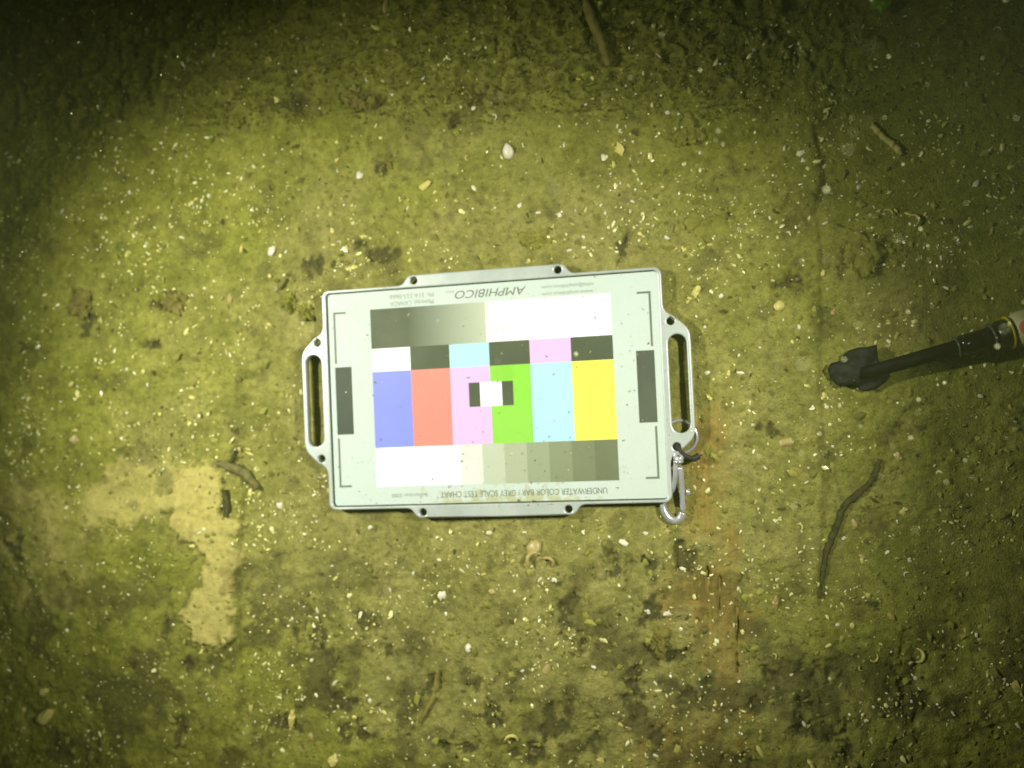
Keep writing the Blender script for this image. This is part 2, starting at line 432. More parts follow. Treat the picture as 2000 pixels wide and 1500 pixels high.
def frame_material():
    m, nt, b = new_mat('frame_metal')
    n = noise(nt, 30, 5); n2 = noise(nt, 420, 3)
    c = ramp(nt, n.outputs[0], [(.35, (.46, .53, .47)), (.65, (.58, .64, .56))]).outputs[0]
    c = mix(nt, ramp(nt, n2.outputs[0], [(.66, (0, 0, 0)), (.74, (.6, .6, .6))]).outputs[0], c, (.16, .16, .09))
    nt.links.new(c, b.inputs['Base Color']); b.inputs['Metallic'].default_value = .25
    b.inputs['Roughness'].default_value = .34; b.inputs['Specular IOR Level'].default_value = .7
    bump(nt, b, n2.outputs[0], .15, .0003)
    return m
M_FRAME = frame_material()
frame = link('frame', fm, M_FRAME, chart); frame.location = (-.0015, 0, 0)

def dirty(nt, col, amount=1.0):
    """fine dark specks and a thin silt film that has settled on the print"""
    n = noise(nt, 330, 2, .5); n2 = noise(nt, 900, 2, .5); n3 = noise(nt, 9, 5, .6)
    sp = ramp(nt, n.outputs[0], [(.71, (0, 0, 0)), (.76, (.55 * amount,) * 3)]).outputs[0]
    c = mix(nt, sp, col, (.22, .22, .12))
    veil = ramp(nt, n3.outputs[0], [(.42, (0, 0, 0)), (.75, (.22 * amount,) * 3)]).outputs[0]
    return mix(nt, veil, c, (.50, .52, .33))
def print_mat(name, col, amount=1.0):
    m, nt, b = new_mat(name)
    nt.links.new(dirty(nt, col, amount), b.inputs['Base Color'])
    b.inputs['Roughness'].default_value = .5; b.inputs['Specular IOR Level'].default_value = .12
    return m
def panel_material():
    m, nt, b = new_mat('panel_white')
    c = dirty(nt, (.545, .645, .56), 1.0)
    # brown-green stain creeping up from the lower edge
    tc = N(nt, 'ShaderNodeTexCoord'); sx = N(nt, 'ShaderNodeSeparateXYZ'); nt.links.new(tc.outputs['Object'], sx.inputs[0])
    mr = N(nt, 'ShaderNodeMapRange'); mr.inputs['From Min'].default_value = -.088; mr.inputs['From Max'].default_value = -.117
    nt.links.new(sx.outputs['Y'], mr.inputs['Value'])
    ax = N(nt, 'ShaderNodeMath', operation='SUBTRACT'); nt.links.new(sx.outputs['X'], ax.inputs[0]); ax.inputs[1].default_value = .012
    ab = N(nt, 'ShaderNodeMath', operation='ABSOLUTE'); nt.links.new(ax.outputs[0], ab.inputs[0])
    mx = N(nt, 'ShaderNodeMapRange'); mx.inputs['From Min'].default_value = .13; mx.inputs['From Max'].default_value = .05
    nt.links.new(ab.outputs[0], mx.inputs['Value'])
    n = noise(nt, 70, 6, .65)
    a = N(nt, 'ShaderNodeMath', operation='MULTIPLY'); nt.links.new(mr.outputs[0], a.inputs[0]); nt.links.new(mx.outputs[0], a.inputs[1])
    s = N(nt, 'ShaderNodeMath', operation='MULTIPLY_ADD'); nt.links.new(a.outputs[0], s.inputs[0]); s.inputs[1].default_value = .34
    nt.links.new(n.outputs[0], s.inputs[2])
    st = ramp(nt, s.outputs[0], [(.66, (0, 0, 0)), (.78, (.75, .75, .75))]).outputs[0]
    c = mix(nt, st, c, (.42, .43, .20))
    nt.links.new(c, b.inputs['Base Color']); b.inputs['Roughness'].default_value = .5; b.inputs['Specular IOR Level'].default_value = .12
    return m
panel = link('panel', flat_solid('panel', [round_rect(178.2, 115.4, 4)], .0062, .0132, .0005), panel_material(), chart)
PZ = .01335
def patch(name, x0, x1, y0, y1, mat, label=None, z=PZ):
    """a printed rectangle, a skin of ink on the panel"""
    V = [(x0 * MM, y0 * MM, z), (x1 * MM, y0 * MM, z), (x1 * MM, y1 * MM, z), (x0 * MM, y1 * MM, z)]
    V += [(a, b, z - .0002) for a, b, _ in V]
    me = mesh(name, V, [(0, 1, 2, 3), (0, 4, 5, 1), (1, 5, 6, 2), (2, 6, 7, 3), (3, 7, 4, 0)], False)
    o = link(name, me, mat, panel)
    if label: o['label'] = label
    return o
WHITE = print_mat('print_white', (.93, .94, .93), .2); BLACK = print_mat('print_black', (.080, .100, .058), .4)
def grad_mat(name, c0, c1, p0, p1):
    m, nt, b = new_mat(name)
    tc = N(nt, 'ShaderNodeTexCoord'); sx = N(nt, 'ShaderNodeSeparateXYZ'); nt.links.new(tc.outputs['Object'], sx.inputs[0])
    mr = N(nt, 'ShaderNodeMapRange'); mr.inputs['From Min'].default_value = p0 * MM; mr.inputs['From Max'].default_value = p1 * MM
    nt.links.new(sx.outputs['X'], mr.inputs['Value'])
    c = mix(nt, mr.outputs[0], c0, c1)
    nt.links.new(dirty(nt, c, .6), b.inputs['Base Color']); b.inputs['Roughness'].default_value = .5; b.inputs['Specular IOR Level'].default_value = .12
    return m
XE = [-129.8 + 259.6 * k / 6 for k in range(7)]
Y0, Y1, Y2, Y3, Y4 = 95.9, 53, 28, -54, -95.9
patch('grey_ramp', XE[0], -2.2, Y1, Y0, grad_mat('ramp_dark', (.080, .100, .058), (.48, .54, .39), -88, -2), 'dark half of the grey ramp')
patch('grey_ramp', -2.2, XE[6], Y1, Y0, grad_mat('ramp_light', (.78, .84, .68), (.94, .95, .93), -4, 60), 'light half of the grey ramp')
MAG, CYA = (.72, .47, .75), (.41, .72, .78)
for k, (nm, c) in enumerate((('white', None), ('black', 0), ('cyan', CYA), ('black', 0), ('magenta', MAG), ('black', 0))):
    patch('colour_patch', XE[k], XE[k + 1], Y2, Y1, WHITE if c is None else BLACK if c == 0 else print_mat('print_' + nm, c, .5), f'small {nm} patch')
for k, (nm, c) in enumerate((('blue', (.235, .28, .80)), ('red', (.80, .255, .20)), ('magenta', MAG), ('green', (.26, .64, .06)), ('cyan', CYA), ('yellow', (.85, .84, .10)))):
    patch('colour_patch', XE[k], XE[k + 1], Y3, Y2, print_mat('print_' + nm, c, .5), f'tall {nm} bar')
G = [.95, .95, .94, .90, .72, .54, .43, .335, .255, .195, .155]
for k, g in enumerate(G):
    a = -129.8 + 259.6 * k / 11; b = -129.8 + 259.6 * (k + 1) / 11
    patch('grey_step', a, b, Y4, Y3, print_mat('print_grey', (g * (.80 + .18 * g), g, g * (.42 + .58 * g)), .7), f'grey step {["white","white","white","white","off white","pale grey","light grey","mid grey","grey","dark grey","darkest grey"][k]}')
patch('centre_patch', -23.6, -11.6, -14.4, 11.2, BLACK, 'left black centre patch', PZ + .00012)
patch('centre_patch', -11.6, 12.0, -14.4, 11.2, WHITE, 'white centre patch', PZ + .00012)
patch('centre_patch', 12.0, 24.0, -14.4, 11.2, BLACK, 'right black centre patch', PZ + .00012)
DARK = print_mat('print_dark', (.068, .084, .060), .4); INK = print_mat('print_ink', (.15, .18, .13), .2); INKF = print_mat('print_ink_faint', (.27, .33, .25), .2)
for s in (1, -1):
    patch('side_bar', 153.0 if s > 0 else -172.4, 171.2 if s > 0 else -153.6, -38.2, 35.2, DARK)
    for t in (1, -1):
        x, y = (s * 170.4 if s > 0 else -172.2), (t * 95.4); e = 2.1
        xi = x - s * 13.8; yi = t * (39.2 if t > 0 else 42.2)
        # one L-shaped mark
        pts = [(x, y), (xi, y), (xi, y - t * e), (x - s * e, y - t * e), (x - s * e, yi), (x, yi)]
        V = [(a * MM, b * MM, PZ) for a, b in pts]; V += [(a, b, PZ - .0002) for a, b, _ in V]
        Fc = [(0, 1, 2, 3), (0, 3, 4, 5)] + [(i, i + 6, (i + 1) % 6 + 6, (i + 1) % 6) for i in range(6)]
        if s * t > 0: Fc = [f[::-1] for f in Fc]
        link('corner_mark', mesh('corner_mark', V, Fc, False), INK, panel)

def lettering(text, x_right, x_left, y_c, height, mat, shear=0, bold=0.0, label=None):
    """upside-down print: reads from x_right to x_left"""
    cu = bpy.data.curves.new('lettering', 'FONT'); cu.body = text; cu.size = 1; cu.shear = shear; cu.offset = bold; cu.fill_mode = 'FRONT'
    o = bpy.data.objects.new('lettering', cu); COL.objects.link(o); bpy.context.view_layer.update()
    me = bpy.data.meshes.new_from_object(o.evaluated_get(bpy.context.evaluated_depsgraph_get()))
    bpy.data.objects.remove(o); bpy.data.curves.remove(cu)
    v = np.array([q.co[:] for q in me.vertices])
    lo, hi = v.min(0), v.max(0)
    v[:, 0] = x_right - (v[:, 0] - lo[0]) / (hi[0] - lo[0]) * (x_right - x_left)
    v[:, 1] = y_c - ((v[:, 1] - lo[1]) / (hi[1] - lo[1]) - .5) * height
    v[:, :2] *= MM; v[:, 2] = PZ
    me.vertices.foreach_set('co', v.astype(np.float32).ravel()); me.update(); me.name = 'lettering'
    o = link('lettering', me, mat, panel)
    if label: o['label'] = label
lettering('AMPHIBICO', 42.2, -34.6, 105.3, 8.4, INK, .28)
lettering('inc.', -35.6, -46, 108.8, 3.4, INKF)
lettering('Montréal, CANADA', -58.2, -106.8, 100.6, 6.0, INKF)
lettering('Ph: 514-333-8666', -58.0, -107.0, 107.8, 5.0, INKF)
lettering('www.amphibico.com', 112.5, 58.8, 99.9, 4.8, INKF)
lettering('info@amphibico.com', 112.8, 59.2, 107.1, 4.8, INKF)
lettering('UNDERWATER COLOR BAR / GREY SCALE TEST CHART', 117, -59.3, -106.0, 6.4, INK)
lettering('September 2008', -73.4, -113.4, -105.2, 5.0, INKF)

def chart_pt(px, py, z=.0135): p = at(px, py, z); return p
# ------------------------------------------------------------------ snap hook, split ring and cord at the lower right handle
M_STEEL, nt_, b_ = new_mat('steel'); b_.inputs['Metallic'].default_value = .55; b_.inputs['Roughness'].default_value = .22
n_ = noise(nt_, 90, 3); nt_.links.new(ramp(nt_, n_.outputs[0], [(.3, (.55, .58, .58)), (.7, (.72, .74, .72))]).outputs[0], b_.inputs['Base Color'])
hook = tag(empty('snap_hook', at(1316, 950, .006)), 'silver snap hook hanging from the lower right handle of the test chart', 'snap hook')
def world_child(name, me, mat, parent):
    o = link(name, me, mat, parent); me.transform(Matrix.Translation(-parent.location)); return o
body = [at(1326, 893, .017), at(1320, 905, .017), at(1318.5, 930, .016), at(1314, 956, .013), at(1302, 970, .0085), at(1295, 983, .0075), at(1297, 997, .0075), at(1305, 1010, .0075), at(1317, 1016.5, .0075), at(1328, 1012, .0080), at(1333, 1001, .0085)]
bp = smooth_path(body, 5); nb = len(bp)
world_child('hook_body', tube_mesh('hook_body', bp, [.0024 + .0013 * min(1, max(0, (i / nb - .3) * 3)) for i in range(nb)], 12), M_STEEL, hook)
world_child('gate', tube_mesh('gate', smooth_path([at(1333.5, 996, .0090), at(1333, 978, .0105), at(1331, 940, .014), at(1328, 912, .0165)], 5), .0027, 12), M_STEEL, hook)
eye = [at(1325 + 6.5 * math.cos(a), 892 + 8 * math.sin(a), .0175) for a in [2 * math.pi * k / 20 for k in range(20)]]
world_child('eye', tube_mesh('eye', eye, .0022, 10, True), M_STEEL, hook)
world_child('collar', tube_mesh('collar', [at(1324.5, 899, .0168), at(1325, 904, .0166)], .0052, 14), M_STEEL, hook)
world_child('thumb_knob', tube_mesh('thumb_knob', [at(1342.5, 955, .0105), at(1343, 957, .0105), at(1344.5, 965, .0105), at(1345, 967, .0105)], [.0006, .0022, .0022, .0006], 10), M_STEEL, hook)
rc = at(1328, 853, .0032)
ring_pts = []
for k in range(48):
    a = 2 * math.pi * k / 48
    ring_pts.append(Vector((rc.x + .0170 * math.cos(a), rc.y + .0168 * math.sin(a), .0030)))
tag(link('split_ring', tube_mesh('split_ring', ring_pts, .0017, 8, True), M_STEEL), 'thin steel split ring threaded through the lower end of the right handle slot', 'ring')
M_CORD = mottled('black_rubber', (.012, .013, .009), (.030, .031, .020), 260, .6, .3, .0004)
cp = smooth_path([at(1321, 868, .0125), at(1323, 873, .0165), at(1331, 884, .0180), at(1342, 892, .0175), at(1353, 895.5, .0165), at(1362, 892, .0155), at(1366, 889.5, .015), at(1372, 888.5, .0145)], 5)
nr = len(cp)
tag(link('cord', tube_mesh('cord', cp, [(.0028 if i < nr * .2 else .0024 if i < nr * .55 else .0033 if i < nr * .82 else .0006) for i in range(nr)], 9), M_CORD),
    'short black cord knotted through the lower hole of the right handle', 'cord')

# ------------------------------------------------------------------ the diver's pointing rod with a dark rubber flap at its tip
rod = tag(empty('pointing_rod', at(1640, 735, .012)), 'black telescopic pointing rod reaching in from the right edge', 'rod')
M_ROD = mottled('rod_black', (.006, .007, .003), (.012, .013, .006), 160, .6, .12, .0002)
M_GLOSS, nt_, b_ = new_mat('rod_gloss'); b_.inputs['Roughness'].default_value = .12; b_.inputs['Specular IOR Level'].default_value = .6
n_ = noise(nt_, 120, 3); nt_.links.new(ramp(nt_, n_.outputs[0], [(.3, (.006, .006, .004)), (.7, (.014, .014, .008))]).outputs[0], b_.inputs['Base Color'])
M_RIM = mottled('rod_rim', (.05, .055, .03), (.09, .10, .06), 300, .3, .5, 0)
def rod_pt(t):     # t = photo x; the rod climbs from the silt towards the diver
    y = 727.5 + (t - 1690) * (-84.0 / 300)
    return at(t, y, .016 + (t - 1690) / 310 * .012)
def rod_part(name, t0, t1, r0, r1, mat, seg=20, dome=0.0):
    a, b = rod_pt(t0), rod_pt(t1); d = (b - a); L = d.length; pts = []; rad = []
    if dome:
        for k in range(6):
            u = k / 6; pts.append(a + d * (dome * u / L)); rad.append(r0 * math.sqrt(1 - (1 - u) ** 2) * .999 + .0002)
        pts.append(a + d * (dome / L)); rad.append(r0); pts.append(b); rad.append(r1)
    else: pts = [a, b]; rad = [r0, r1]
    return world_child(name, tube_mesh(name, pts, rad, seg), mat, rod)
rod_part('rod_section', 1684, 1872, .0058, .0066, M_ROD)
rod_part('rod_collar', 1868, 1870.5, .0099, .0099, M_RIM)
rod_part('rod_section', 1868.5, 1938, .0098, .0102, M_GLOSS, 20, .006)
rod_part('rod_collar', 1936, 1938.5, .0135, .0135, M_RIM)
rod_part('rod_section', 1936.5, 1990, .0134, .0138, M_GLOSS, 20, .008)
M_GRIP = mottled('grip_cream', (.50, .46, .20), (.60, .56, .30), 90, .5, .3, .0003)
M_YEL = mottled('grip_yellow', (.52, .47, .012), (.62, .56, .02), 90, .5, .3, 0)
M_PINK = mottled('grip_pink', (.62, .16, .12), (.70, .25, .18), 90, .5, .3, 0)
gp = rod_part('grip', 1966, 2070, .0168, .0175, M_GRIP, 28, .014)
rod_part('grip_rim', 1964.5, 1969, .0144, .0160, M_YEL, 28, .004)
a_, b_p = rod_pt(1972), rod_pt(2030); ax_ = (b_p - a_).normalized()
toward = (Vector((0, 0, CAM_H)) - rod_pt(1995)); toward -= ax_ * toward.dot(ax_); toward.normalize()
cpt = rod_pt(1995) + toward * .0168
side = ax_.cross(toward)
V = [cpt + toward * .0016]; Fc = []
for k in range(20):
    a = 2 * math.pi * k / 20; u, v_ = .0068 * math.cos(a), .0070 * math.sin(a)
    V.append(cpt + ax_ * u + side * v_ - toward * (.0168 - math.sqrt(.0168 ** 2 - v_ ** 2)) + toward * .0006)
for k in range(20): Fc.append((0, 1 + k, 1 + (k + 1) % 20))
world_child('grip_badge', mesh('grip_badge', V, Fc), M_PINK, rod)

# rubber flap: crumpled sheet with thickness
flap_px = [(1617, 722), (1623, 709), (1636, 706), (1647, 704), (1649, 692), (1662, 683), (1674, 679), (1691, 678), (1713, 673), (1714, 687), (1717, 701), (1725, 712), (1732, 724), (1739, 735), (1732, 746), (1713, 760), (1695, 761), (1688, 763), (1674, 757), (1664, 751), (1642, 755), (1633, 751), (1623, 737)]
fpoly = [at(x, y, .008) for x, y in flap_px]
bm = bmesh.new(); vs = [bm.verts.new(p) for p in fpoly]; bm.faces.new(vs)
bmesh.ops.triangulate(bm, faces=bm.faces[:])
for _ in range(4): bmesh.ops.subdivide_edges(bm, edges=[e for e in bm.edges if e.calc_length() > .006], cuts=1); bmesh.ops.triangulate(bm, faces=bm.faces[:])
vx = np.array([v.co[:] for v in bm.verts]); sd = poly_sd(vx[:, 0], vx[:, 1], [(p.x, p.y) for p in fpoly])
dz = .012 * (np.clip(sd / .02, 0, 1) ** .5) + .016 * fbm(vx[:, 0], vx[:, 1], .016, 4, 71) - .003
floor = ground(vx[:, 0], vx[:, 1])[0] + .0045
for v, d, f in zip(bm.verts, dz, floor): v.co.z = max(v.co.z + d, f + .25 * abs(d))
bmesh.ops.recalc_face_normals(bm, faces=bm.faces[:])
geom = bmesh.ops.solidify(bm, geom=bm.faces[:], thickness=.0022)
fl = bpy.data.meshes.new('rubber_flap'); bm.to_mesh(fl); bm.free()
for p in fl.polygons: p.use_smooth = True
M_FLAP = mottled('flap_rubber', (.013, .015, .009), (.030, .033, .022), 110, .65, .2, .0012)
world_child('rubber_flap', fl, M_FLAP, rod)

# ------------------------------------------------------------------ sticks, leaf and other finds
def stick(name, pts, radii, mat, label, cat, lift=.002, seg=9, wob=.0006):
    r = random.Random(len(label)); P = []
    for (x, y) in pts:
        p = at(x, y, .003); P.append(Vector((p.x, p.y, gz(p.x, p.y) + lift - .0015)))
    sp = smooth_path(P, 5); n = len(sp); rr = []
    for i in range(n):
        t = i / (n - 1) * (len(radii) - 1); k = min(int(t), len(radii) - 2); f = t - k
        rr.append((radii[k] * (1 - f) + radii[k + 1] * f) * r.uniform(.85, 1.15) * .001)
        sp[i] = sp[i] + Vector((r.uniform(-wob, wob), r.uniform(-wob, wob), 0))
    me = tube_mesh(name, sp, rr, seg)
    for v in me.vertices: v.co += v.normal * (r.uniform(-.22, .22) * rr[0]) + Vector((0, 0, .0005 * r.random()))
    return tag(link(name, me, mat), label, cat)
M_TWIG = mottled('dark_twig', (.045, .042, .012), (.10, .092, .026), 190, .8, .2)
M_STICK = mottled('silted_stick', (.15, .14, .03), (.23, .21, .05), 130, .85, .2)
M_PALE = mottled('pale_stick', (.40, .38, .09), (.52, .48, .14), 130, .75, .2)
M_BROWN = mottled('brown_wood', (.15, .135, .034), (.27, .24, .052), 240, .8, .2)
stick('twig', [(1719, 898), (1710, 925), (1699, 945), (1676, 966), (1652, 986), (1643, 1008), (1632, 1040), (1618, 1072), (1612, 1105), (1605, 1140), (1600, 1168)],
      [1.8, 3.0, 3.0, 3.6, 3.2, 3.4, 3.4, 2.6, 2.4, 1.5], M_TWIG, 'long dark crooked twig lying on the silt at the lower right', 'twig')
stick('stick', [(1702, 240), (1716, 255), (1731, 268), (1746, 280), (1757, 292), (1763, 299)], [2.6, 3.2, 2.6, 3.4, 3.2, 1.6], M_PALE, 'short pale knobbly stick in the shade at the upper right', 'stick', .003)
stick('stick', [(1146, 5), (1158, 45), (1170, 72), (1180, 102), (1190, 138)], [4.0, 6.0, 5.0, 4.8, 3.2], M_STICK, 'silt covered brown stick among the rough growth along the top', 'stick', .007)
stick('stick', [(855, 1310), (851, 1345), (838, 1378), (822, 1410)], [1.8, 4.2, 3.0, 1.6], M_BROWN, 'brown forked stick stump in the silt below the chart', 'stick', .002)
stick('stick', [(545, 568), (553, 556), (561, 544)], [2.0, 2.2, 1.4], M_STICK, 'small light stick leaning on the lumps by the chart\'s upper left corner', 'stick', .005)
peg = tag(empty('peg', at(446, 985, .003)), 'dark wooden peg standing out of the pale silt beside the brown leaf', 'peg')
pc = [at(443, 956, 0), at(446, 980, 0), at(449, 1008, 0)]
V = []; Fc = []
for p, hw in zip(pc, (.0030, .0042, .0030)):
    z = gz(p.x, p.y)
    V += [(p.x - hw, p.y, z - .004), (p.x - hw, p.y, z + .0035), (p.x - hw * .3, p.y, z + .0052), (p.x + hw * .6, p.y, z + .0030), (p.x + hw, p.y, z - .004)]
for j in range(2):
    for k in range(4): Fc.append((j * 5 + k, j * 5 + k + 1, j * 5 + k + 6, j * 5 + k + 5))
Fc += [(0, 1, 2, 3, 4), (14, 13, 12, 11, 10)]
world_child('peg_body', mesh('peg_body', V, Fc, False), M_TWIG, peg)

def sheet(name, px_pts, width, curl, mat, label, cat, lift=.004, seed=1):
    """a curled strip (leaf, weed) with thickness, along a path; width per point in mm"""
    P = []
    for (x, y) in px_pts:
        p = at(x, y, .003); P.append(Vector((p.x, p.y, gz(p.x, p.y) + lift)))
    sp = smooth_path(P, 4); n = len(sp); r = random.Random(seed); V = []; Fc = []; m = 5
    for i, p in enumerate(sp):
        t = (sp[min(i + 1, n - 1)] - sp[max(i - 1, 0)]).normalized(); s = Vector((t.y, -t.x, 0)).normalized()
        f = i / (n - 1) * (len(width) - 1); k = min(int(f), len(width) - 2); wd = (width[k] * (1 - f + k) + width[k + 1] * (f - k)) * .001
        for j in range(m):
            u = j / (m - 1) * 2 - 1
            V.append(p + s * (u * wd * r.uniform(.65, 1.25)) + Vector((0, 0, curl * .001 * (1 - u * u) + r.uniform(-.0014, .0014))))
    k0 = len(V); V += [v - Vector((0, 0, .0010)) for v in V]
    for i in range(n - 1):
        for j in range(m - 1):
            a = i * m + j; Fc.append((a, a + m, a + m + 1, a + 1)); Fc.append((k0 + a, k0 + a + 1, k0 + a + m + 1, k0 + a + m))
        Fc.append((i * m, k0 + i * m, k0 + i * m + m, i * m + m)); a = i * m + m - 1; Fc.append((a, a + m, k0 + a + m, k0 + a))
    Fc.append(tuple(range(m)) + tuple(k0 + j for j in range(m - 1, -1, -1)))
    e = (n - 1) * m; Fc.append(tuple(e + j for j in range(m - 1, -1, -1)) + tuple(k0 + e + j for j in range(m)))
    return tag(link(name, mesh(name, V, Fc), mat), label, cat)
M_LEAF = mottled('dead_leaf', (.10, .095, .03), (.20, .185, .05), 140, .7, .3, .0010)
sheet('leaf', [(420, 905), (440, 908), (462, 917), (483, 933), (505, 955)], [2, 5, 6.5, 6, 2], 4, M_LEAF, 'dark brown curled leaf beside the pale silt left of the chart', 'leaf', .004, 3)
sheet('leaf', [(458, 880), (456, 895), (450, 905)], [1, 3, 2], 3, M_TWIG, 'small blackish leaf scrap just above the curled brown leaf', 'leaf', .003, 5)
sheet('weed', [(1700, 6), (1712, 10), (1726, 14), (1736, 10)], [2, 7, 8, 3], 4, mottled('green_weed', (.12, .28, .012), (.22, .42, .02), 150, .6, .3), 'bright green weed scrap at the top right edge', 'weed', .010, 6)

M_LUMP = mottled('silted_stone', (.15, .15, .028), (.27, .265, .046), 110, .85, .15, .0022)
M_LUMP2 = mottled('brown_lump', (.115, .10, .026), (.24, .215, .044), 120, .85, .15, .0022)
def lump(px, py, rx, ry, h, mat, label, seed, tri=False):
    c = at(px, py, .003); r = np.random.default_rng(seed); bm = bmesh.new()
    bmesh.ops.create_icosphere(bm, subdivisions=5, radius=1)
    vx = np.array([v.co[:] for v in bm.verts]); a = np.arctan2(vx[:, 1], vx[:, 0])
    n = .6 * fbm(vx[:, 0] + seed, vx[:, 1] + vx[:, 2] * .7, .7, 4, seed) + .7 * fbm(vx[:, 0] + seed, vx[:, 1] - vx[:, 2], .35, 4, seed + 3)
    if tri: n = n + .22 * np.cos(3 * a + 1.2) * (1 - vx[:, 2] ** 2)
    for v, q in zip(bm.verts, n): v.co = v.co * (1 + q); v.co.x *= rx * MPP; v.co.y *= ry * MPP; v.co.z *= h
    me = bpy.data.meshes.new('stone'); bm.to_mesh(me); bm.free()
    for p in me.polygons: p.use_smooth = True
    o = tag(link('stone', me, mat), label, 'stone'); o.location = (c.x, c.y, gz(c.x, c.y) - h * .3)
lump(1385, 432, 36, 34, .006, M_LUMP, 'broad silted stone right of the chart\'s upper corner', 3)
lump(1345, 257, 26, 28, .009, M_LUMP, 'triangular olive stone below the white shell pair at the top', 4, True)
lump(1690, 492, 34, 42, .008, M_LUMP, 'round silted stone in the shade at the right', 5)
lump(565, 590, 22, 24, .009, M_LUMP, 'larger lumpy stone at the chart\'s upper left corner', 6)
lump(597, 610, 16, 16, .008, M_LUMP, 'smaller pale stone touching the chart\'s upper left corner', 7)
lump(1045, 470, 30, 20, .006, M_LUMP, 'low silted stone just above the chart\'s top edge', 8)
lump(755, 318, 24, 20, .006, M_LUMP2, 'flat brown stone beside the half moon shell above the chart', 9)
lump(160, 590, 30, 26, .008, M_LUMP2, 'brown lumpy stone at the left edge in the shade', 10)
lump(345, 592, 24, 22, .007, M_LUMP2, 'dark pitted stone left of the chart', 11)
lump(1290, 1250, 16, 24, .006, M_LUMP2, 'small brown stone among the shell bits below the snap hook', 12)
lump(1000, 90, 26, 24, .012, M_LUMP, 'rounded lump in the growth at the top middle', 13)
lump(690, 195, 24, 22, .010, M_LUMP2, 'brown lump at the edge of the growth above the half moon shell', 14)

# ------------------------------------------------------------------ shells
def shell_mesh(kind, seed):
    """unit-size shell piece: closed, curved, about 1 long"""
    r = np.random.default_rng(seed); V = []; Fc = []
    na, nr = 12, 4
    if kind == 'crescent':
        n = 9; pts = []; rad = []
        for k in range(n):
            a = R(-100 + 200 * k / (n - 1)); pts.append(Vector((.45 * math.cos(a), .45 * math.sin(a), .12 + .03 * r.random()))); rad.append(.12 * math.sin(math.pi * (k + .5) / n) + .02)
        return tube_mesh('shell', pts, rad, 6)
    # outline radius per angle
    ang = np.linspace(0, 2 * np.pi, na, endpoint=False)
    if kind == 'valve': out = .5 * (1 + .22 * np.cos(ang) + .06 * r.standard_normal(na)); sy, h = .72, .17
    elif kind == 'half': out = np.where(np.sin(ang) > .05, .5 + .03 * r.standard_normal(na), .12 / np.maximum(.24, np.abs(np.sin(ang))) * .8); sy, h = 1.0, .17
    elif kind == 'wedge': out = .5 * (1 + .45 * np.cos(ang) ** 3) * (.62 + .4 * r.random(na)); sy, h = .62, .12
    elif kind == 'splinter': out = .5 * (.9 + .2 * r.random(na)); sy, h = .34, .10
    else: out = .5 * (.45 + .75 * r.random(na)); sy, h = .75, .12
    ring0 = []
    for lay in (1, 0):
        base = len(V); V.append((.05, 0, h if lay else h - .07))
        for j in range(1, nr + 1):
            t = j / nr
            for k in range(na):
                rr = out[k] * t; zz = h * (1 - t * t) + .035 * math.sin(3.1 * k + seed) * t + (.02 * math.sin(k * math.pi) + .025 * (k % 2)) * t
                V.append((rr * math.cos(ang[k]), rr * math.sin(ang[k]) * sy, zz if lay else zz - .07 * (1 - .6 * t)))
        for k in range(na):
            q = (base, base + 1 + k, base + 1 + (k + 1) % na); Fc.append(q if lay else q[::-1])
            for j in range(nr - 1):
                a = base + 1 + j * na + k; b = base + 1 + j * na + (k + 1) % na
                q = (a, a + na, b + na, b); Fc.append(q if lay else q[::-1])
        ring0.append(base + 1 + (nr - 1) * na)
    for k in range(na): Fc.append((ring0[0] + k, ring0[1] + k, ring0[1] + (k + 1) % na, ring0[0] + (k + 1) % na))
    return mesh('shell', V, Fc, kind in ('valve', 'half'))
LIB = {}
def lib(kind, mat, v):
    key = (kind, mat.name, v)
    if key not in LIB:
        me = shell_mesh(kind, hash_seed(kind) + v); me.materials.append(mat); LIB[key] = me
    return LIB[key]
def hash_seed(s): return sum(ord(c) * (i + 3) for i, c in enumerate(s))
W_, Y_, T_ = M_SHELL_W, M_SHELL_Y, M_SHELL_T
def put_shell(px, py, size, ang, kind, mat, v=0, label=None, group=None, tilt=None, world=None):
    p = Vector((world[0], world[1], 0)) if world else at(px, py, .004)
    o = bpy.data.objects.new('shell', lib(kind, mat, v)); COL.objects.link(o)
    s = size * (MPP if not world else 1)
    tx, ty = tilt or (random.uniform(-.35, .35), random.uniform(-.35, .35))
    o.rotation_euler = (tx, ty, R(ang)); o.scale = (s, s, s)
    o.location = (p.x, p.y, gz(p.x, p.y) + .04 * s)
    return tag(o, label, 'shell', group)
